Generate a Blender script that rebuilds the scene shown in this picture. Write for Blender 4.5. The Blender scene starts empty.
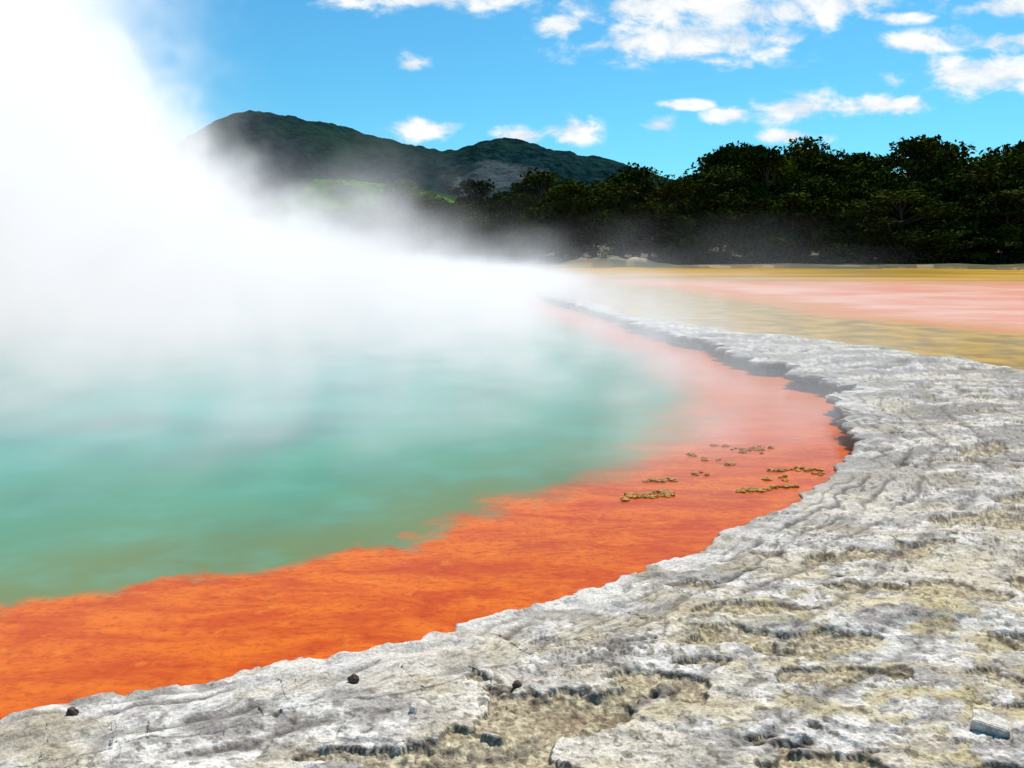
import bpy, math, numpy as np
from mathutils import Vector
rng=np.random.default_rng(7)
sc=bpy.context.scene
sc.view_settings.view_transform='Standard'; sc.view_settings.look='None'; sc.view_settings.exposure=0
# ---------------- numpy noise
_t=np.random.default_rng(3); _ang=_t.random((256,256))*2*np.pi; GX=np.cos(_ang); GY=np.sin(_ang)
def pn(x,y,s=0):
    x=np.asarray(x,float)+s*17.31; y=np.asarray(y,float)+s*9.77
    xi=np.floor(x).astype(np.int64); yi=np.floor(y).astype(np.int64); xf=x-xi; yf=y-yi
    u=xf*xf*xf*(xf*(xf*6-15)+10); v=yf*yf*yf*(yf*(yf*6-15)+10)
    def gr(a,b):
        i=(xi+a)&255; j=(yi+b)&255
        return GX[i,j]*(xf-a)+GY[i,j]*(yf-b)
    return ((gr(0,0)*(1-u)+gr(1,0)*u)*(1-v)+(gr(0,1)*(1-u)+gr(1,1)*u)*v)*1.5
def fbm(x,y,s=0,o=4,g=.5):
    r=0;a=1;t=0
    for k in range(o):
        r=r+a*pn(x*2**k,y*2**k,s+k*3); t+=a; a*=g
    return r/t*1.4
def ss(a,b,x):
    t=np.clip((x-a)/(b-a),0,1); return t*t*(3-2*t)
# ---------------- shore lines (metres, camera stands at origin)
RIM=[(-8,1.0),(-4,2.6),(-2.67,3.18),(-2.04,3.4),(-1.84,3.48),(-1.69,3.52),(-1.37,3.64),(-1.07,3.81),(-0.78,3.89),(-0.48,4.02),(-0.21,4.23),(-0.06,4.41),(0.09,4.51),(0.42,4.74),(0.79,5.03),(1.16,5.4),(1.52,5.88),(1.98,6.29),(2.29,6.7),(2.57,7.0),(2.9,7.62),(3.07,8.3),(3.23,9.01),(3.91,10.3),(3.76,10.79),(3.87,11.49),(3.65,11.83),(3.8,12.77),(3.45,13.64),(3.47,15.47),(3.41,16.41),(2.91,17.85),(2.76,19.57),(2.57,21.64),(2.2,25.73),(1.55,29.5),(1.0,32.4),(1.3,35.5),(2.5,39)]
RIM=[(x*(1-.042*(1-float(ss(6,8,y)))),y*(1-.042*(1-float(ss(6,8,y))))) for x,y in RIM]
RIMX=[(4,50),(0,75),(-20,92),(-60,95),(-90,60),(-80,20),(-30,-6)]
POND=[(2.1,42),(2.38,37.43),(3.0,31.08),(3.4,24.21),(4.71,20.55),(5.67,17.85),(6.54,16.08),(7.25,14.63),(7.55,13.3),(8.15,11.49)]
PONDX=[(12,9),(25,12),(60,25),(110,60),(78,80),(60,82),(52,86),(45,81.8),(38,88),(30,85),(24,91),(18.6,88.7),(12,94),(6,91),(-5,93),(-5,60),(0,47)]
TEAL=[(-12,1.5),(-5.5,3.2),(-3.32,4.02),(-2.58,4.38),(-2.4,4.51),(-2.15,4.65),(-1.97,4.88),(-1.49,4.96),(-1.07,5.16),(-0.69,5.4),(-0.47,5.7),(-0.22,6.04),(0.06,6.42),(0.36,6.7),(0.7,7.06),(1.1,7.62),(1.6,8.76),(2.02,10.17),(2.24,11.66),(2.31,13.64),(2.19,16.08),(1.81,18.67),(1.21,22.85),(0.25,28.4),(-1,36),(-4,60),(-20,85),(-60,90),(-85,58),(-75,20),(-40,-2)]
def catmull(P):
    P=np.array(P,float); out=[]
    Q=np.vstack([2*P[0]-P[1],P,2*P[-1]-P[-2]])
    for i in range(1,len(Q)-2):
        a,b,c,d=Q[i-1],Q[i],Q[i+1],Q[i+2]
        L=np.linalg.norm(c-b); r=max(1.,np.linalg.norm((b+c)/2)); n=max(2,int(L/(0.011*r)))
        for k in range(n):
            t=k/n
            cr=0.5*((2*b)+(c-a)*t+(2*a-5*b+4*c-d)*t*t+(-a+3*b-3*c+d)*t**3)
            li=b+(c-b)*t
            out.append(.6*cr+.4*li)
    out.append(Q[-2]); return np.array(out)
def jitter(P,k=1.0):
    T=np.gradient(P,axis=0); T/=np.linalg.norm(T,axis=1)[:,None]+1e-9
    N=np.stack([T[:,1],-T[:,0]],1)
    x,y=P[:,0],P[:,1]; cove=ss(6.5,9,y)
    o=(.03+.10*cove)*pn(x*1.6,y*1.6,2)*2+(.020+.08*cove)*pn(x*5,y*5,4)*2+(.012+.02*cove)*pn(x*14,y*14,6)*2
    return P+N*(o*k)[:,None]
rim=jitter(catmull(RIM)); pond=jitter(catmull(POND),1.2)
polyA=np.vstack([rim,np.array(RIMX,float)]); polyB=np.vstack([pond,np.array(PONDX,float)])
polyT=np.array(TEAL,float)
def sdist(px,py,poly,minr=0):
    """positive outside polygon"""
    n=len(px); D=np.full(n,1e18); ins=np.zeros(n,bool)
    A=poly; B=np.roll(poly,-1,axis=0)
    for (ax,ay),(bx,by) in zip(A,B):
        ex,ey=bx-ax,by-ay; L=ex*ex+ey*ey+1e-12
        wx=px-ax; wy=py-ay
        t=np.clip((wx*ex+wy*ey)/L,0,1)
        D=np.minimum(D,(wx-t*ex)**2+(wy-t*ey)**2)
        if ay!=by:
            c=((ay>py)!=(by>py))&(px<(bx-ax)*(py-ay)/(by-ay)+ax); ins^=c
    D=np.sqrt(D); return np.where(ins,-D,D)
# ---------------- height of the sinter land
PITS=[(-.60,2.93,.22,.07),(-.03,3.10,.10,.09),(-.20,2.98,.07,.03),(.49,3.52,.12,.05),(.80,3.62,.13,.04),(1.2,4.15,.34,.10),(2.1,4.85,.35,.10),(1.25,3.42,.35,.12),(2.2,4.2,.3,.12),(3.2,6.6,.5,.15),(3.0,5.6,.4,.1)]
def hole_mask(x,y,d):
    n=fbm(x*1.3+3.1,y*1.9+7.7,11,5)
    f=fbm(x*6,y*8,15,3)
    w=fbm(x*.45,y*.45,31,2)
    reg=ss(1.3,-.2,y-x*.55-4.0+.5*w)   # broken crust lies in the lower right
    g=0
    for (a,b,rx,ry) in PITS: g=np.maximum(g,np.exp(-((x-a)/rx)**2-((y-b)/ry)**2))
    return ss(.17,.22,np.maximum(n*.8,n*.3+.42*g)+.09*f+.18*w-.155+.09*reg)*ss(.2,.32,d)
def cracks(x,y,d):
    n=fbm(x*1.1+1.7,y*2.1+2.2,81,6,.58)
    m=fbm(x*2.1+5.7,y*3.4+1.2,85,5,.6)
    a=np.exp(-(n/.011)**2)*ss(-.1,.25,fbm(x*.8,y*.8,91,2))
    b=np.exp(-(m/.015)**2)*ss(.0,.3,fbm(x*1.1,y*1.1,95,2))*.8
    return np.maximum(a,b)*ss(.15,.4,d)
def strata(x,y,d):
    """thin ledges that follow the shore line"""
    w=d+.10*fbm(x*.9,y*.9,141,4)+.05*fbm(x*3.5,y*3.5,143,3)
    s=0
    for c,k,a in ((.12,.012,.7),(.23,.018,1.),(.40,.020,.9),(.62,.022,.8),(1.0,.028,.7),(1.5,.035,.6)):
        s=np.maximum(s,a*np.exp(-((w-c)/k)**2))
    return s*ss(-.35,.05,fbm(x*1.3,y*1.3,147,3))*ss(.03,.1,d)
def landz(x,y,dA,dB):
    r=np.hypot(x,y); near=1-ss(12,26,r)
    hr=.065+.13*ss(5.5,9.5,y)
    z=hr+.045*ss(0,1.5,dA)+.006*np.clip(dA-1,0,8)
    n=fbm(x*.5,y*.8,21,5)
    s=n*8; f=s-np.floor(s); ter=(np.floor(s)+ss(.0,.12,f))/8
    z=z+.080*(ter*.9+n*.1)*ss(.12,.6,dA)
    n2=fbm(x*1.5,y*2.6,25,5)
    s=n2*6; f=s-np.floor(s); ter2=(np.floor(s)+ss(.0,.16,f))/6
    z=z+.022*ter2*ss(.1,.3,dA)
    z=z-.024*hole_mask(x,y,dA)*near-.013*cracks(x,y,dA)*near-.015*strata(x,y,dA)*near
    wv=dA*9+1.4*fbm(x*1.1,y*1.1,41,3)+.7*pn(x*6,y*6,43)
    z=z+(.011*np.cos(wv*2*np.pi*.55)+.006*pn(wv*2,x*.8,46))*np.exp(-np.clip(dA,0,9)/.35)*near
    sc_=np.abs(fbm(x*3.3,y*3.3,47,3)); z=z-.014*np.exp(-(sc_/.05)**2)*np.exp(-(np.clip(dA,0,9)/.22)**2)*near
    z=z+(.005*fbm(x*5,y*5,51,3)+.0048*fbm(x*18,y*20,55,3))*(.5+.5*ss(.02,.4,dA))*near
    z=z+.006*hole_mask(x,y,dA)*fbm(x*45,y*45,57,2)*near
    lumps=np.maximum(0,fbm(x*30,y*30,61,2)-.2); z=z+.012*lumps*near*ss(.3,.7,dA)*ss(-.1,.3,fbm(x*.9,y*1.3,66,3))
    z=np.maximum(z,.022+.01*pn(x*9,y*9,63))
    z=z*ss(-.1,1.3,dB)
    bank=(.8+.9*fbm(x*.25,y*.25,65,3))*np.exp(-((x-11)/5)**4-((y-101)/3.5)**2)
    far=ss(88,100,r)*(.22+.2*fbm(x*.1,y*.1,67,3))+ .02*np.clip(r-110,0,200)*ss(110,160,r)
    return z*(1-ss(40,80,r))+far+bank+ss(40,80,r)*.05
# ---------------- mineral colour of the land and painted crevice shade, per vertex
def lerp(c,f,k): 
    f=np.clip(f,0,1)[:,None]; return c*(1-f)+np.array(k,float)[None,:]*f if not isinstance(k,np.ndarray) else c*(1-f)+k*f
def rockcol(x,y,z,d,dB):
    r=np.hypot(x,y); near=1-ss(10,20,r); n=len(x)
    f1=fbm(x*7,y*10,201,5,.65); md=fbm(x*2.4,y*4.0,205,7,.62); bg_=fbm(x*.8,y*.8,211,4)
    c=lerp(np.tile([.40,.365,.325],(n,1)),ss(-.32,.22,f1),(.76,.705,.63))
    c=lerp(c,ss(.0,.26,md)*.7,(.27,.24,.21))
    c=lerp(c,ss(0,.35,bg_)*.5,(.70,.61,.47))
    yel=ss(-.5,1.8,x)*ss(5.4,3.9,y)
    c=lerp(c,yel*ss(-.02,.28,fbm(x*3,y*4.5,221,6,.6))*.6,(.60,.47,.18))
    c=lerp(c,ss(.06,.36,fbm(x*1.6+3,y*2.4,223,5))*.4,(.54,.44,.26))
    c=lerp(c,ss(.34,.05,d)*ss(.3,-.15,md)*.7,(.70,.65,.59))
    gm=ss(4.6,8.,y)*ss(-.15,.2,fbm(x*.8,y*2.6,227,7,.62))
    c=lerp(c,gm*.75,(.255,.23,.205))
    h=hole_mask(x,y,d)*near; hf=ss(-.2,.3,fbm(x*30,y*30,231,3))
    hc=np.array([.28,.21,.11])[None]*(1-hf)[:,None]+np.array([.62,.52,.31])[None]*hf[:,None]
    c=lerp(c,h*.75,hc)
    c=lerp(c,4*h*(1-h)*.85,(.08,.055,.035))  # shadow along the broken pit edges, painted into the colour
    c=lerp(c,cracks(x,y,d)*near*.9,(.07,.055,.04))
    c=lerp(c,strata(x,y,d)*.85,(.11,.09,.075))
    v=np.abs(fbm(x*2.6,y*5,241,6,.6)); c=lerp(c,np.exp(-(v/.012)**2)*ss(0,.25,fbm(x*1.6,y*1.6,245,2))*near*.7,(.12,.10,.08))
    sp=fbm(x*20,y*22,251,3); c=lerp(c,ss(.26,.42,sp)*.65*near*ss(.05,.3,d),(.13,.10,.07))
    c=lerp(c,ss(.05,.0,z)*.85,(.14,.07,.03))
    c=lerp(c,ss(1.5,0,dB)*ss(-.2,.2,fbm(x*1.5,y*1.5,255,4))*.8,(.36,.27,.04))
    g=ss(-.15,.15,fbm(x*.12,y*.3,261,5)); gc=np.array([.16,.09,.02])[None]*(1-g)[:,None]+np.array([.05,.055,.012])[None]*g[:,None]
    bk=ss(.15,.35,fbm(x*.25,y*.8,262,4))*(r<101)
    gc=lerp(gc,bk*.7,(.36,.27,.13))
    bk=ss(.75,1.0,z+.3*fbm(x*.7,y*.7,263,4))*(r<112)*ss(3,5,x)*ss(19,17,x)
    gc=lerp(gc,bk,(.44,.37,.28))
    return lerp(c,ss(70,84,r),gc)
# ---------------- mesh helpers
def polar(thetas_r,az):
    R,A=np.meshgrid(thetas_r,az,indexing='ij')
    return R,A,(R*np.sin(A)).ravel(),(R*np.cos(A)).ravel()
def grid_mesh(name,V,nr,na,keep=None,wrap=True,attrs={},col=None):
    idx=np.arange(nr*na).reshape(nr,na)
    nx=np.roll(idx,-1,axis=1) if wrap else None
    if wrap: a,b,c,d=idx[:-1],idx[1:],nx[1:],nx[:-1]
    else: a,b,c,d=idx[:-1,:-1],idx[1:,:-1],idx[1:,1:],idx[:-1,1:]
    F=np.stack([a.ravel(),d.ravel(),c.ravel(),b.ravel()],1)[:,::-1]
    if keep is not None: F=F[keep[F].any(1)]
    me=raw_mesh(name,V,F,attrs)
    if col is not None:
        at=me.color_attributes.new('mineral_shade','FLOAT_COLOR','POINT'); at.data.foreach_set('color',np.hstack([col,np.ones((len(col),1))]).astype(np.float32).ravel())
    return me
def raw_mesh(name,V,F,attrs={},smooth=True,fattrs={}):
    me=bpy.data.meshes.new(name); n=len(V); m=len(F); k=F.shape[1]
    me.vertices.add(n); me.vertices.foreach_set('co',np.asarray(V,np.float32).ravel())
    me.loops.add(m*k); me.loops.foreach_set('vertex_index',F.ravel().astype(np.int32))
    me.polygons.add(m); me.polygons.foreach_set('loop_start',(np.arange(m)*k).astype(np.int32))
    me.polygons.foreach_set('loop_total',np.full(m,k,np.int32))
    if smooth: me.polygons.foreach_set('use_smooth',np.ones(m,bool))
    me.update(calc_edges=True)
    for a,v in attrs.items():
        at=me.attributes.new(a,'FLOAT','POINT'); at.data.foreach_set('value',np.asarray(v,np.float32))
    for a,v in fattrs.items():
        at=me.attributes.new(a,'FLOAT','FACE'); at.data.foreach_set('value',np.asarray(v,np.float32))
    return me
def add(name,me,mat=None,parent=None):
    o=bpy.data.objects.new(name,me); sc.collection.objects.link(o)
    if mat: me.materials.append(mat)
    if parent: o.parent=parent
    return o
# ---------------- node helpers
class NT:
    def __init__(s,nt): s.nt=nt; s.n=nt.nodes; s.l=nt.links
    def put(s,inp,v):
        if v is None: return
        if isinstance(v,bpy.types.NodeSocket): s.l.new(v,inp)
        else: inp.default_value=v
    def m(s,op,a,b=None,c=None,clamp=False):
        n=s.n.new('ShaderNodeMath'); n.operation=op; n.use_clamp=clamp
        s.put(n.inputs[0],a); s.put(n.inputs[1],b); s.put(n.inputs[2],c); return n.outputs[0]
    def vm(s,op,a,b=None,out=0):
        n=s.n.new('ShaderNodeVectorMath'); n.operation=op; s.put(n.inputs[0],a); s.put(n.inputs[1],b); return n.outputs[out]
    def mr(s,v,a,b,c=0.,d=1.,t='SMOOTHSTEP'):
        n=s.n.new('ShaderNodeMapRange'); n.interpolation_type=t
        s.put(n.inputs['Value'],v); s.put(n.inputs['From Min'],a); s.put(n.inputs['From Max'],b); s.put(n.inputs['To Min'],c); s.put(n.inputs['To Max'],d); return n.outputs[0]
    def noise(s,vec,sc_=1,det=4,rough=.5,dist=0.):
        n=s.n.new('ShaderNodeTexNoise'); s.put(n.inputs['Vector'],vec); n.inputs['Scale'].default_value=sc_; n.inputs['Detail'].default_value=det
        n.inputs['Roughness'].default_value=rough; n.inputs['Distortion'].default_value=dist; return n.outputs[0]
    def mix(s,f,a,b,bt='MIX'):
        n=s.n.new('ShaderNodeMix'); n.data_type='RGBA'; n.blend_type=bt
        s.put(n.inputs[0],f)
        for i,v in ((6,a),(7,b)):
            if isinstance(v,tuple): n.inputs[i].default_value=(*v,1)[:4]
            else: s.l.new(v,n.inputs[i])
        return n.outputs[2]
    def attr(s,nm,o='Fac'):
        n=s.n.new('ShaderNodeAttribute'); n.attribute_name=nm; return n.outputs[o]
    def pos(s):
        return s.n.new('ShaderNodeNewGeometry').outputs['Position']
    def scale(s,v,k):
        return s.vm('MULTIPLY',v,k)
    def bump(s,h,strength,dist,normal=None):
        n=s.n.new('ShaderNodeBump'); n.inputs['Strength'].default_value=strength; n.inputs['Distance'].default_value=dist
        s.put(n.inputs['Height'],h)
        if normal: s.l.new(normal,n.inputs['Normal'])
        return n.outputs[0]
def material(name):
    m=bpy.data.materials.new(name); m.use_nodes=True; t=NT(m.node_tree)
    return m,t,m.node_tree.nodes['Principled BSDF']
# ---------------- materials
mrock,t,b=material('sinter_rock')
P=t.pos(); grit=t.noise(P,62,3,.7); fin=t.noise(P,16,3,.7)
c=t.attr('mineral_shade','Color')
c=t.mix(t.mr(grit,.40,.66,0,.5),c,t.mix(1.,c,(.33,.30,.26),'MULTIPLY'))
c=t.mix(t.mr(fin,.52,.66,0,.4),c,t.mix(1.,c,(1.4,1.38,1.34),'MULTIPLY'))
t.l.new(c,b.inputs['Base Color']); b.inputs['Roughness'].default_value=.9; b.inputs['Specular IOR Level'].default_value=.2
t.l.new(t.bump(t.m('ADD',fin,t.m('MULTIPLY',grit,.45)),1.,.014),b.inputs['Normal'])
# water
mwat,t,b=material('hot_spring_water')
P=t.pos(); dA=t.attr('dA'); dB=t.attr('dB'); dT=t.attr('dT')
s=t.n.new('ShaderNodeSeparateXYZ'); t.l.new(P,s.inputs[0]); X,Y=s.outputs[0],s.outputs[1]
n1=t.noise(P,1.3,4,.6); n2=t.noise(P,6,3,.65); n3=t.noise(t.scale(P,(.6,1.5,1)),2.6,5,.72,.5); n4=t.noise(t.scale(P,(1,1.4,1)),17,4,.75)
edge=t.m('ADD',dT,t.m('ADD',t.m('MULTIPLY',t.m('SUBTRACT',n1,.5),.9),t.m('MULTIPLY',t.m('SUBTRACT',n2,.5),.25)))
soft=t.mr(Y,5.5,9,.10,.6,'LINEAR')
ft=t.mr(edge,t.m('MULTIPLY',soft,-1.),soft)
org=t.mix(t.mr(n3,.35,.65),(.50,.064,.003),(.68,.145,.006))
org=t.mix(t.mr(n4,.46,.68,0,.6),org,(.34,.035,.003))
org=t.mix(t.mr(n2,.58,.72,0,.4),org,(.74,.24,.02))
org=t.mix(t.mr(Y,6.5,12,0,.55),org,(.62,.18,.055))  # steam haze and reflection over the farther shelf, painted as a paler orange
org=t.mix(t.mr(dA,-.12,0,0,.6),org,(.28,.05,.01))
teal=t.mix(t.mr(edge,.0,1.6),(.13,.19,.07),(.065,.25,.15))
teal=t.mix(t.mr(edge,1.2,5),teal,(.04,.30,.26))
teal=t.mix(t.mr(n1,.45,.7,0,.3),teal,(.12,.34,.26))
pool=t.mix(ft,org,teal)
nl=t.noise(t.scale(P,(.2,.35,1)),1.,4,.6)
negB=t.m('ADD',t.m('MULTIPLY',dB,-1.),t.m('MULTIPLY',t.m('SUBTRACT',nl,.5),3.5))
ochre=t.mix(t.mr(n1,.35,.65),(.25,.14,.0),(.50,.275,.0))
pink=t.mix(t.mr(nl,.35,.65),(.70,.23,.11),(.74,.40,.27))
pc=t.mix(t.mr(negB,4.2,6.0),ochre,(.60,.20,.02))
pc=t.mix(t.mr(negB,5.6,9.),pc,pink)
fl=t.noise(t.scale(P,(.05,.2,1)),1.,4,.6)
farc=t.mix(t.mr(fl,.40,.56),(.32,.18,.004),(.58,.30,.004)); farc=t.mix(t.mr(fl,.56,.64),farc,(.60,.32,.15))
pc=t.mix(t.mr(t.m('ADD',Y,t.m('MULTIPLY',X,.2)),46,66),pc,farc)
fp=t.m('MULTIPLY',t.mr(dB,.3,-.3),t.mr(t.m('ADD',X,t.m('MULTIPLY',Y,-.03)),-1.,3.5))
col=t.mix(fp,pool,pc)
t.l.new(col,b.inputs['Base Color']); b.inputs['IOR'].default_value=1.33
t.l.new(t.mr(fp,0,1,.2,.35),b.inputs['Roughness'])
t.l.new(t.mr(fp,0,1,.09,.05),b.inputs['Specular IOR Level'])
t.l.new(t.bump(n2,.05,.03),b.inputs['Normal'])
# ---------------- ground sheet
D=math.pi/180
th=np.concatenate([np.arange(86,42,-2.),np.arange(41,12,-.065),np.arange(12,1.,-.05)])*D
rs=1.8/np.tan(th); rs=np.concatenate([rs,np.geomspace(rs[-1]*1.03,9000,70)])
azf=np.arange(-33,33,.07); az=np.concatenate([azf,np.geomspace(33.2,180,60)[:-1],-np.geomspace(33.2,180,60)[::-1]])*D
R,A,x,y=polar(rs,az)
z=np.zeros_like(x); dA=np.full_like(x,100.); dB=np.full_like(x,100.)
r=np.hypot(x,y); sel=r<170
dA[sel]=sdist(x[sel],y[sel],polyA); dB[sel]=sdist(x[sel],y[sel],polyB)
dm=np.minimum(dA,dB)
zl=landz(x,y,np.clip(dA,0,None),np.clip(dB,0,None))
nearrim=(dA<.13)&(y<38)
z=np.where(dm>0,zl,-.15-.05*np.clip(-dm,0,3))
z=np.where(nearrim&(dm>0),-.12,z)
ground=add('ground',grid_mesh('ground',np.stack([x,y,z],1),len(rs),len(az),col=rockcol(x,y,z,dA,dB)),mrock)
# ---------------- rim ledge strip following the shore
def rimstrip():
    Pm=rim; seg=[]
    for i in range(len(Pm)-1):
        for k in range(3): seg.append(Pm[i]+(Pm[i+1]-Pm[i])*k/3)
    Q=np.array(seg); Q=Q[(np.hypot(Q[:,0],Q[:,1])<45)&(Q[:,0]>-6)]
    T=np.gradient(Q,axis=0)
    kk=np.ones(9)/9; Ts=np.stack([np.convolve(np.pad(T[:,i],4,mode='edge'),kk,'valid') for i in (0,1)],1)
    Ts/=np.linalg.norm(Ts,axis=1)[:,None]
    N=np.stack([Ts[:,1],-Ts[:,0]],1)
    n=len(Q); qx,qy=Q[:,0],Q[:,1]
    hr=.065+.10*ss(5.5,9.5,qy); w=hr/.075
    mj=.012*pn(qx*25,qy*25,71)+.02*w*pn(qx*6,qy*6,73)
    prof=[(.16,-.12),(.14,-.01),(.12,.20),(.09,.40),(.07,.50),(.012,.62),(.004,.70),(.018,.76),(.0,.84),(.004,.92),(.02,1.0)]
    rows=[];das=[];lip_shade=[]
    for (o,f) in prof:
        jj=mj*(1.2 if f>.4 else .3)+.01*w*pn(qx*9,qy*9+f*5,75)
        p=Q+N*((o*w*.9+jj))[:,None]
        zt=landz(p[:,0],p[:,1],np.full(n,.03),sdist(p[:,0],p[:,1],polyB).clip(0))
        rows.append(np.stack([p[:,0],p[:,1],np.where(f>0,f*zt,f)],1)); das.append(np.full(n,max(o,.01)))
        lip_shade.append(np.full(n,1.0 if f<.6 else max(0,(1-f)*2.0)))
    for o in list(np.linspace(.04,.5,44)):
        p=Q+N*(o+mj*max(0,1-o/.2))[:,None]
        d_=sdist(p[:,0],p[:,1],polyA); db=sdist(p[:,0],p[:,1],polyB)
        zt=landz(p[:,0],p[:,1],d_.clip(0.03),db.clip(0))
        lift=.004 if o<.44 else -.03
        zt=np.where((db<=0)|(d_<=-.01),-.1,zt+lift)
        rows.append(np.stack([p[:,0],p[:,1],zt],1)); das.append(d_); lip_shade.append(np.zeros(n))
    V=np.concatenate(rows); m=len(rows); da=np.concatenate(das)
    dbv=sdist(V[:,0],V[:,1],polyB); col=rockcol(V[:,0],V[:,1],V[:,2],da,dbv)
    col=lerp(col,np.concatenate(lip_shade)*.9,(.075,.05,.035))  # dark shadow under the overhanging lip, painted into the vertex colour
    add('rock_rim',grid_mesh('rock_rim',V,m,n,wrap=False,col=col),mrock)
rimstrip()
# ---------------- water sheet
th=np.arange(40,1.0,-.15)*D; rs2=np.concatenate([1.8/np.tan(th),[106,110]])
az2=np.concatenate([np.arange(-36,36,.2),np.linspace(36.5,100,60),np.linspace(-100,-36.5,60)]); az2=np.sort(az2)*D
R,A,x,y=polar(rs2,az2)
dA2=sdist(x,y,polyA[::2]);dB2=sdist(x,y,polyB[::2]);dT=-sdist(x,y,polyT)
me=grid_mesh('water',np.stack([x,y,np.zeros_like(x)],1),len(rs2),len(az2),keep=np.minimum(dA2,dB2)<.6,wrap=False,attrs={'dA':dA2,'dB':dB2,'dT':dT})
water=add('hot_spring_water',me,mwat)
# ---------------- hills
def profile(pts,x):
    p=np.array(pts,float); return np.interp(x,p[:,0],p[:,1])
def hill(name,pts,y0,y1,x0,x1,nx,ny,mat,rough,power=1.0,seed=0,gul=.12):
    xs=np.linspace(x0,x1,nx); ys=np.linspace(y0,y1,ny); Xg,Yg=np.meshgrid(xs,ys,indexing='ij')
    tt=(Yg-y0)/(y1-y0)
    shape=np.sin(np.pi*np.clip(tt,0,1))**power
    k=(x1-x0)
    Xw=Xg+ .02*k*fbm(Xg/k*6,Yg/k*6,seed+3,3)*(np.abs(tt-.5)*2)
    pr=profile(pts,Xw)
    Z=pr*shape*(1-gul*np.abs(fbm(Xg/k*7,Yg/k*4,seed,4))*(np.abs(tt-.5)*2+.05)*3)+rough*fbm(Xg/k*60,Yg/k*60,seed+9,4)*np.clip(shape*3,0,1)
    V=np.stack([Xg.ravel(),Yg.ravel(),Z.ravel()-1],1)
    return add(name,grid_mesh(name,V,nx,ny,wrap=False),mat)
mh,t,b=material('forested_mountain')
P=t.pos(); n=t.noise(P,.06,5,.7); nb=t.noise(P,.006,3,.6); np_=t.noise(P,.03,4,.65)
c=t.mix(t.mr(n,.38,.62),(.004,.018,.024),(.015,.047,.047)); c=t.mix(t.mr(nb,.5,.62,0,.5),c,(.018,.055,.03))  # blue of the distant air haze is mixed into these base colours
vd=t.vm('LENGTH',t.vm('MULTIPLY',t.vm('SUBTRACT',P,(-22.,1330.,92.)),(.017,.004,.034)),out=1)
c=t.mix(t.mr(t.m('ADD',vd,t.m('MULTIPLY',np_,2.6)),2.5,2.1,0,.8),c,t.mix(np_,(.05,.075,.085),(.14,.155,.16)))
t.l.new(c,b.inputs['Base Color']); b.inputs['Roughness'].default_value=1; b.inputs['Specular IOR Level'].default_value=0
t.l.new(t.bump(n,.9,14),b.inputs['Normal'])
def mp(px,py,Yd): return ((px-512)/910*Yd*1.0, (250-py)/915*Yd)
MT=[(60,240),(110,215),(150,175),(175,160),(200,146),(220,134),(235,124),(250,118),(270,117),(300,121),(325,127),(345,129),(370,137),(400,143),(420,149),(445,154),(462,153),(480,147),(500,142),(520,143),(550,153),(590,159),(620,168),(680,185),(800,220),(900,250)]
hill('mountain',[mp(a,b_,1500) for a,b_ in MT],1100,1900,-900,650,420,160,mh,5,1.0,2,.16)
mf,t,b=material('pasture')
P=t.pos(); c=t.mix(t.mr(t.noise(P,.03,4,.6),.4,.6),(.028,.09,.008),(.07,.165,.018)); c=t.mix(t.mr(t.noise(P,.045,5,.7),.49,.55),c,(.012,.04,.012))
t.l.new(c,b.inputs['Base Color']); b.inputs['Roughness'].default_value=1; b.inputs['Specular IOR Level'].default_value=0
GF=[(180,248),(260,225),(300,192),(325,177),(350,177),(380,181),(410,185),(440,189),(480,203),(560,235),(600,250)]
hill('green_hill',[mp(a,b_,480) for a,b_ in GF],380,580,-200,60,160,80,mf,2.0,1.0,5,.1)
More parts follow.
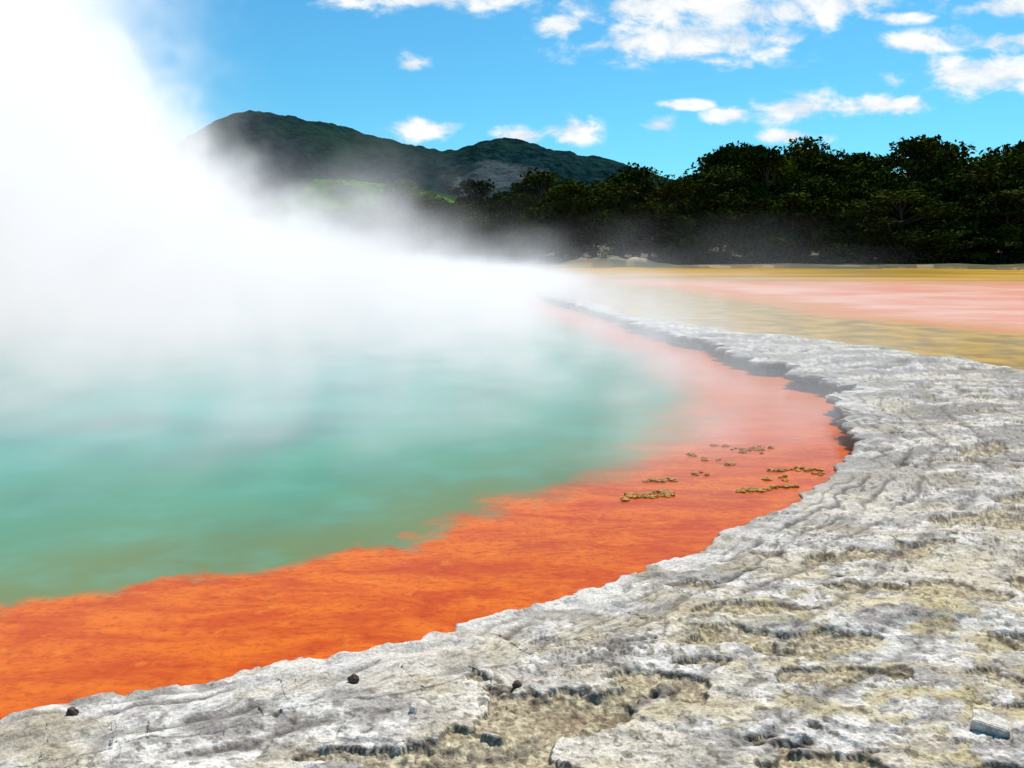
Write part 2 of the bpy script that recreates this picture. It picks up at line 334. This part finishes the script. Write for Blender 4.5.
# ---------------- foliage
def leafmat(name,c1,c2,c3):
    m,t,b=material(name); tint=t.attr('tint'); P=t.pos()
    c=t.mix(tint,c1,c2); c=t.mix(t.mr(t.noise(P,.08,2,.6),.45,.65,0,.7),c,c3)
    t.l.new(c,b.inputs['Base Color']); b.inputs['Roughness'].default_value=1.; b.inputs['Specular IOR Level'].default_value=0.
    return m
mbark,t,b=material('bark'); t.l.new(t.mix(t.noise(t.pos(),3,3),(.04,.03,.02),(.10,.08,.06)),b.inputs['Base Color']); b.inputs['Roughness'].default_value=.9
mleaf=leafmat('dark_foliage',(.006,.013,.003),(.070,.095,.012),(.060,.060,.012))
mlime=leafmat('lime_foliage',(.05,.10,.012),(.17,.25,.03),(.10,.17,.02))
def tree_mesh(name,H,W,seed,leaf,nclump=34,per=110,ls=.32,bushy=False):
    g=np.random.default_rng(seed); V=[];F=[];tint=[];mi=[]
    def tube(p0,p1,r0,r1,k=6):
        p0=np.array(p0);p1=np.array(p1); dd=p1-p0; dd/=np.linalg.norm(dd); a=np.cross(dd,[.3,.9,.1]); a/=np.linalg.norm(a); c=np.cross(dd,a)
        s=len(V)
        for p,rr in ((p0,r0),(p1,r1)):
            for i in range(k):
                q=2*np.pi*i/k; V.append(p+rr*(a*np.cos(q)+c*np.sin(q)))
        for i in range(k):
            j=(i+1)%k; F.append((s+i,s+j,s+k+j,s+k+i)); tint.append(0); mi.append(1)
    lean=g.normal(0,.05,2)*H
    pts=[np.array([lean[0]*q*q,lean[1]*q*q,H*q]) for q in (0,.3,.6,.85)]
    rr=[.022*H,.017*H,.011*H,.004*H]
    for i in range(3): tube(pts[i],pts[i+1],rr[i],rr[i+1],8)
    cl=[]
    for i in range(nclump):
        q=g.uniform(.12 if bushy else .28,1.0); env=W*.5*(np.sin(np.pi*min(1,(q*.85+.12)))**.6)*(.75+.35*g.random())
        a=g.uniform(0,2*np.pi); rad=env*np.sqrt(g.uniform(.15,1))
        c=np.array([rad*np.cos(a)+lean[0]*q*q,rad*np.sin(a)+lean[1]*q*q,H*(q*.93)])
        cl.append(c)
        base=np.array([lean[0]*(q*.7)**2,lean[1]*(q*.7)**2,H*max(.1,q*.78-.06)])
        tube(base,c,.006*H,.002*H,4)
    LV=[];nl=0
    for c in cl:
        sz=W*g.uniform(.11,.2); fl=g.uniform(.35,.6); ti=g.random()**1.3
        n=int(per*g.uniform(.6,1.4))
        u=g.normal(size=(n,3)); u/=np.linalg.norm(u,axis=1)[:,None]; u*=(g.random(n)**.4)[:,None]
        p=c+u*np.array([sz,sz,sz*fl])
        nn=g.normal(size=(n,3))*.7+np.array([0,0,1.0]); nn/=np.linalg.norm(nn,axis=1)[:,None]
        a=np.cross(nn,g.normal(size=(n,3))); a/=np.linalg.norm(a,axis=1)[:,None]; bb=np.cross(nn,a)
        s1=(ls*g.uniform(.5,1.2,n))[:,None]; s2=s1*g.uniform(.35,.7,n)[:,None]
        q4=np.stack([p-a*s1,p-bb*s2,p+a*s1,p+bb*s2],1)
        LV.append(q4); tint+=list(np.clip(ti*.75+.25*g.random(n),0,1)); mi+=[0]*n; nl+=n
    s=len(V); Vall=np.vstack([np.array(V),np.concatenate(LV).reshape(-1,3)])
    Fall=np.vstack([np.array(F),s+np.arange(nl*4).reshape(-1,4)])
    me=raw_mesh(name,Vall,Fall,smooth=False,fattrs={'tint':tint})
    me.materials.append(leaf); me.materials.append(mbark); me.polygons.foreach_set('material_index',np.array(mi,np.int32))
    return me
variants=[tree_mesh('tree_variant',10,g_w,100+i,mleaf,nclump=42,per=120,ls=.28,bushy=(i%2==0)) for i,g_w in enumerate([8,9.5,7.5,11,9,10,8.5])]
shr=[tree_mesh('shrub_variant',5,7,200+i,mleaf,nclump=28,per=110,ls=.25,bushy=True) for i in range(3)]
lime=[tree_mesh('lime_tree',8,7.5,300+i,mlime,nclump=34,per=130,ls=.24,bushy=True) for i in range(3)]
par=bpy.data.objects.new('tree_line',None); sc.collection.objects.link(par)
TOP=[(380,215),(420,198),(445,192),(470,182),(520,175),(560,168),(620,164),(650,161),(690,166),(700,156),(740,146),(770,131),(790,136),(810,150),(850,144),(880,150),(920,138),(960,138),(1000,124),(1024,126),(1100,122),(1300,132),(1600,150)]
TOP=np.array([( (a-512)/910.,(250-b_)/915.) for a,b_ in TOP])
k=0
def place(me,x,y,h,base,par,ww=1.0):
    global k
    k+=1; o=bpy.data.objects.new('tree_%d'%k,me); sc.collection.objects.link(o); o.parent=par
    s=h/base; o.location=(x,y,-.1+ (0.2 if y>95 else 0)); o.scale=(s*rng.uniform(.85,1.2)*ww,s*rng.uniform(.85,1.2)*ww,s); o.rotation_euler=(0,0,rng.uniform(0,6.28))
for row,(yd,step,hf) in enumerate([(104,4.6,.62),(109,4.4,.80),(116,4.6,.95),(126,5.5,.93),(138,6.5,.88)]):
    x=-12 if row<2 else -18
    while x<115:
        xx=x+rng.uniform(-1.5,1.5); yy=yd+rng.uniform(-2.5,2.5)+.02*abs(xx-30)
        topz=1.8+np.interp(xx/yy,TOP[:,0],TOP[:,1])*yy
        hh=topz*hf*rng.uniform(.78,1.07)
        if row==0 and 5<xx<17: x+=step; continue
        if hh>2.0: place(variants[rng.integers(len(variants))],xx,yy,hh,9.7,par,ww=.9 if hh>9 else 1.25)
        x+=step*(1 if topz>8 else .8)
x=-14
while x<115:
    if not (7<x<15): place(shr[rng.integers(3)],x+rng.uniform(-.6,.6),101.5+rng.uniform(-1,1.5),rng.uniform(2.2,4.2),5,par)
    x+=2.8
lp=bpy.data.objects.new('lime_bushes',None); sc.collection.objects.link(lp)
for (px,h) in [(372,9),(388,11.5),(402,13.2),(418,12.5),(360,8),(432,11),(345,8)]:
    place(lime[rng.integers(3)],(px-512)/910*150+rng.uniform(-1,1),150+rng.uniform(-4,4),h,8,lp,.8)
# ---------------- small things
import bmesh
def stone_mesh(name,s,seed,block=False,mat=None):
    bm=bmesh.new()
    if block:
        bmesh.ops.create_cube(bm,size=1); bmesh.ops.bevel(bm,geom=bm.edges[:],offset=.06,segments=2,affect='EDGES'); bmesh.ops.subdivide_edges(bm,edges=bm.edges[:],cuts=2,use_grid_fill=True)
    else: bmesh.ops.create_icosphere(bm,subdivisions=4,radius=.5)
    for v in bm.verts:
        c=v.co.copy(); nv=float(pn(c.x*2.2+seed,c.y*2.2+c.z*1.7,seed))*.22+float(pn(c.x*6,c.y*6+c.z*5,seed+1))*.07
        v.co=c*(1+nv*(.45 if block else 1))
        v.co.x*=s[0]; v.co.y*=s[1]; v.co.z*=s[2]
    me=bpy.data.meshes.new(name); bm.to_mesh(me); bm.free(); me.materials.append(mat)
    return me
def smat(name,c1,c2):
    m,t,b=material(name); n=t.noise(t.pos(),45,5,.7); t.l.new(t.mix(t.mr(n,.35,.65),c1,c2),b.inputs['Base Color']); b.inputs['Roughness'].default_value=.9
    t.l.new(t.bump(n,.8,.01),b.inputs['Normal']); return m
mbrown=smat('brown_stone',(.05,.03,.02),(.16,.09,.06)); mpale=smat('pale_stone',(.44,.38,.31),(.80,.73,.62)); mpum=smat('ochre_crust',(.30,.10,.012),(.66,.34,.06))
def gz(x,y):
    X=np.array([x]);Y=np.array([y]); return float(landz(X,Y,sdist(X,Y,polyA).clip(0.03),sdist(X,Y,polyB).clip(0))[0])
for i,(x,y,s) in enumerate([(-1.66,3.22,.045),(-.64,3.46,.045),(.02,3.45,.038)]):
    o=add('brown_stone',stone_mesh('brown_stone',(s,s*.9,s*.9),i+3,mat=mbrown)); o.location=(x,y,gz(x,y)+s*.3)
o=add('pale_stone',stone_mesh('pale_stone',(.03,.04,.05),9,mat=mpale)); o.location=(-.37,3.2,gz(-.37,3.2)+.015)
o=add('stone_block',stone_mesh('stone_block',(.12,.08,.045),12,block=True,mat=mpale)); o.location=(1.67,2.97,gz(1.67,2.97)+.015); o.rotation_euler=(.1,.12,-.5)
bm=bmesh.new(); g2=np.random.default_rng(5)
CL=[(1.02,6.56,.16,.05,38),(.80,6.40,.04,.02,4),(1.18,6.98,.14,.02,14),(1.52,7.16,.06,.03,5),(2.12,8.05,.12,.06,14),(1.73,7.69,.07,.05,6),(1.88,7.51,.08,.04,7),(2.32,7.33,.22,.025,24),(1.93,6.72,.24,.02,34),(1.93,8.26,.06,.03,4),(2.1,7.06,.10,.05,7),(2.3,8.15,.08,.05,6),(1.6,7.9,.05,.02,3),(2.5,7.2,.05,.03,4)]
for (cx,cy,rx,ry,n) in CL:
    sl=g2.uniform(-.25,.25)
    for i in range(n):
        a=g2.uniform(-1,1); x=cx+a*rx; y=cy+g2.normal()*ry+a*rx*sl*2
        s=g2.uniform(.010,.026)
        res=bmesh.ops.create_icosphere(bm,subdivisions=2,radius=1)
        for v in res['verts']:
            c=v.co.copy(); q=1+float(pn(c.x*2+i,c.y*2+c.z*2+x*9,i%7))*.6
            v.co=Vector((x+c.x*s*1.4*q,y+c.y*s*1.2*q,.004+c.z*s*.65*q))
me=bpy.data.meshes.new('floating_crust'); bm.to_mesh(me); bm.free(); add('floating_mineral_crust',me,mpum)
# ---------------- steam volumes
msteam=bpy.data.materials.new('steam'); msteam.use_nodes=True; nt=msteam.node_tree; nt.nodes.clear(); t=NT(nt)
den=t.attr('density')
vs=nt.nodes.new('ShaderNodeVolumePrincipled'); vs.inputs['Color'].default_value=(1,1,1,1); vs.inputs['Anisotropy'].default_value=.3
t.l.new(den,vs.inputs['Density'])
vs.inputs['Density Attribute'].default_value=''
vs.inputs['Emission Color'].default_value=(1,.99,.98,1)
t.l.new(t.m('MULTIPLY',den,.38),vs.inputs['Emission Strength'])  # added glow, stands in for light scattered many times inside thick steam
out=nt.nodes.new('ShaderNodeOutputMaterial'); nt.links.new(vs.outputs[0],out.inputs['Volume'])
msteam.cycles.volume_step_rate=4.0
def steam(name,mn,mx,res,low):
    ng=bpy.data.node_groups.new(name+'_nodes','GeometryNodeTree'); ng.interface.new_socket('Geometry',in_out='OUTPUT',socket_type='NodeSocketGeometry')
    t=NT(ng); vc=ng.nodes.new('GeometryNodeVolumeCube'); vc.inputs['Min'].default_value=mn; vc.inputs['Max'].default_value=mx
    for a,v in zip(('Resolution X','Resolution Y','Resolution Z'),res): vc.inputs[a].default_value=v
    P=ng.nodes.new('GeometryNodeInputPosition').outputs[0]
    s=ng.nodes.new('ShaderNodeSeparateXYZ'); t.l.new(P,s.inputs[0]); X,Y,Z=s.outputs
    warp=t.vm('ADD',t.scale(P,(1,1,1.2)),(3.,0.,0.))
    n1=t.noise(warp,.15,3,.55,.6); n2=t.noise(warp,.26,6,.62,1.8); n3=t.noise(t.scale(warp,(1.,.8,.8)),.85,4,.62,1.4)
    xs=t.m('ADD',X,t.m('MULTIPLY',t.m('SUBTRACT',Y,38.),.3))
    xs=t.m('ADD',xs,t.m('MULTIPLY',t.m('SUBTRACT',n1,.5),8.))
    H=t.m('ADD',.5,t.mr(xs,12,-3,0,1.1))
    H=t.m('ADD',H,t.mr(xs,-4,-11,0,2.2)); H=t.m('ADD',H,t.mr(xs,-11,-18,0,8.)) 
    H=t.m('MULTIPLY',H,t.mr(Y,5,32,.75,1.,'LINEAR'))
    billow=t.m('MAXIMUM',t.m('MULTIPLY',t.m('SUBTRACT',n2,.27),4.2),.1)
    calm=t.mr(X,-10,-1,0,.6)
    hm=t.m('ADD',t.m('MULTIPLY',billow,t.m('SUBTRACT',1.,calm)),t.m('MULTIPLY',calm,.85))
    H2=t.m('MULTIPLY',H,hm)
    f=t.m('DIVIDE',t.m('SUBTRACT',H2,Z),t.m('ADD',.12,t.m('MULTIPLY',H2,.6)),clamp=True)
    con_far=t.mr(n2,.38,.60,.12,1.5)
    con_near=t.m('MULTIPLY',t.mr(n3,.43,.66,.10,3.0),t.mr(n2,.42,.60,.25,1.7))
    lown=t.m('MULTIPLY',t.m('MULTIPLY',t.mr(Y,4.8,10,0,.17),t.mr(Y,16,30,1.,0.)),con_near)
    lowf=t.m('MULTIPLY',t.m('MULTIPLY',t.mr(Y,12,38,0,.19),con_far),t.mr(n3,.36,.62,.4,1.6))
    rgt=t.m('MULTIPLY',t.mr(X,.0,5,1,.07),t.mr(X,13,20,1,0)); backf=t.mr(Y,58,70,1,0)
    lowd=t.m('MULTIPLY',t.m('MULTIPLY',t.m('ADD',lown,lowf),f),t.m('MULTIPLY',rgt,backf))
    # tall billowing plume over the left part of the pool
    slope=t.m('ADD',xs,t.m('MULTIPLY',Z,.02))
    slope=t.m('ADD',slope,t.m('MULTIPLY',t.m('SUBTRACT',n2,.5),-30.))
    pl=t.m('MULTIPLY',t.mr(slope,-11,-24,0,1),t.mr(Z,4,22,.085,.032,'LINEAR'))
    pl=t.m('MULTIPLY',pl,t.m('MULTIPLY',t.mr(Y,16,26,0,1),t.mr(Y,48,62,1,0)))
    pl=t.m('MULTIPLY',pl,t.m('MULTIPLY',t.mr(n3,.36,.62,.25,1.7),t.mr(X,-14,-8,1,0)))
    dens=t.m('ADD',lowd,pl)
    w=t.mr(Z,3,5,1,0,'LINEAR') if low else t.m('MULTIPLY',t.mr(Z,3,5,0,1,'LINEAR'),t.mr(Z,24,30,1,.0))
    dens=t.m('MULTIPLY',dens,w)
    t.l.new(dens,vc.inputs['Density'])
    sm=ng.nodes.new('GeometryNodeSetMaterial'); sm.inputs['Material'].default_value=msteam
    t.l.new(vc.outputs[0],sm.inputs[0]); go=ng.nodes.new('NodeGroupOutput'); t.l.new(sm.outputs[0],go.inputs[0])
    me=bpy.data.meshes.new(name); me.materials.append(msteam); o=bpy.data.objects.new(name,me); sc.collection.objects.link(o)
    md=o.modifiers.new('steam','NODES'); md.node_group=ng
    return o
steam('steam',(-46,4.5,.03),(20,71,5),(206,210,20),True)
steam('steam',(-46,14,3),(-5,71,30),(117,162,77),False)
# ---------------- world
w=bpy.data.worlds.new('World'); sc.world=w; w.use_nodes=True; t=NT(w.node_tree); bg=w.node_tree.nodes['Background']
EL,AZ=math.radians(56),math.radians(32)
sky=w.node_tree.nodes.new('ShaderNodeTexSky'); sky.sky_type='NISHITA'; sky.sun_disc=False; sky.sun_elevation=EL; sky.sun_rotation=AZ; sky.air_density=1.; sky.dust_density=.3; sky.ozone_density=2.
tc=w.node_tree.nodes.new('ShaderNodeTexCoord').outputs['Generated']
s=w.node_tree.nodes.new('ShaderNodeSeparateXYZ'); t.l.new(tc,s.inputs[0])
yy=t.m('MAXIMUM',s.outputs[1],.05)
a=t.m('DIVIDE',s.outputs[0],yy); b_=t.m('DIVIDE',s.outputs[2],yy)
cb=w.node_tree.nodes.new('ShaderNodeCombineXYZ'); t.l.new(a,cb.inputs[0]); t.l.new(b_,cb.inputs[1])
ab=cb.outputs[0]
n=t.noise(t.scale(ab,(1,1.7,1)),17,6,.6,.3)
CLD=[(680,40,85,20),(740,40,50,16),(640,10,70,13),(740,15,85,16),(820,5,75,12),(620,47,40,7),(560,28,19,10),(412,65,13,8),(430,3,80,10),(985,75,65,18),(1005,42,70,10),(915,46,42,8),(1010,10,55,9),(890,20,30,5),(800,108,44,13),(885,105,42,8),(420,129,26,9),(520,135,24,7),(572,130,26,10),(660,125,20,9),(730,115,20,7),(795,136,34,6),(690,105,22,4)]
acc=None
for (px,py,rx,ry) in CLD:
    c0=((px-512)/945.,(250-py)/955.,0.)
    v=t.vm('LENGTH',t.vm('MULTIPLY',t.vm('SUBTRACT',ab,c0),(950./rx/1.45,950./ry/1.45,0.)),out=1)
    acc=v if acc is None else t.m('MINIMUM',acc,v)
mask=t.m('ADD',t.m('SUBTRACT',1.,acc),t.m('MULTIPLY',t.m('SUBTRACT',n,.5),3.6))
mask=t.m('MULTIPLY',t.mr(mask,-.1,.8),t.mr(acc,1.6,.7))
mask=t.m('MULTIPLY',mask,t.mr(s.outputs[1],.05,.15))
skc=t.mix(1.0,sky.outputs[0],(.39,1.02,1.22),'MULTIPLY')
ccol=t.mix(t.mr(n,.4,.65),(6.8,7.8,8.7),(9.9,10.,10.))
col=t.mix(mask,skc,ccol)
t.l.new(col,bg.inputs[0]); bg.inputs[1].default_value=.105
# ---------------- sun
sl=bpy.data.lights.new('sun','SUN'); sl.energy=5.0; sl.angle=math.radians(.5); sl.color=(1,.95,.87)
so=bpy.data.objects.new('sun',sl); sc.collection.objects.link(so)
dv=Vector((math.sin(AZ)*math.cos(EL),math.cos(AZ)*math.cos(EL),math.sin(EL))); so.rotation_euler=dv.to_track_quat('Z','Y').to_euler()
# ---------------- camera
cam=bpy.data.cameras.new('camera'); cam.lens=32; cam.sensor_width=36; cam.clip_end=20000; cam.clip_start=.05
co=bpy.data.objects.new('camera',cam); sc.collection.objects.link(co); co.location=(0,0,1.8); co.rotation_euler=(math.radians(90-8.4),0,0); sc.camera=co
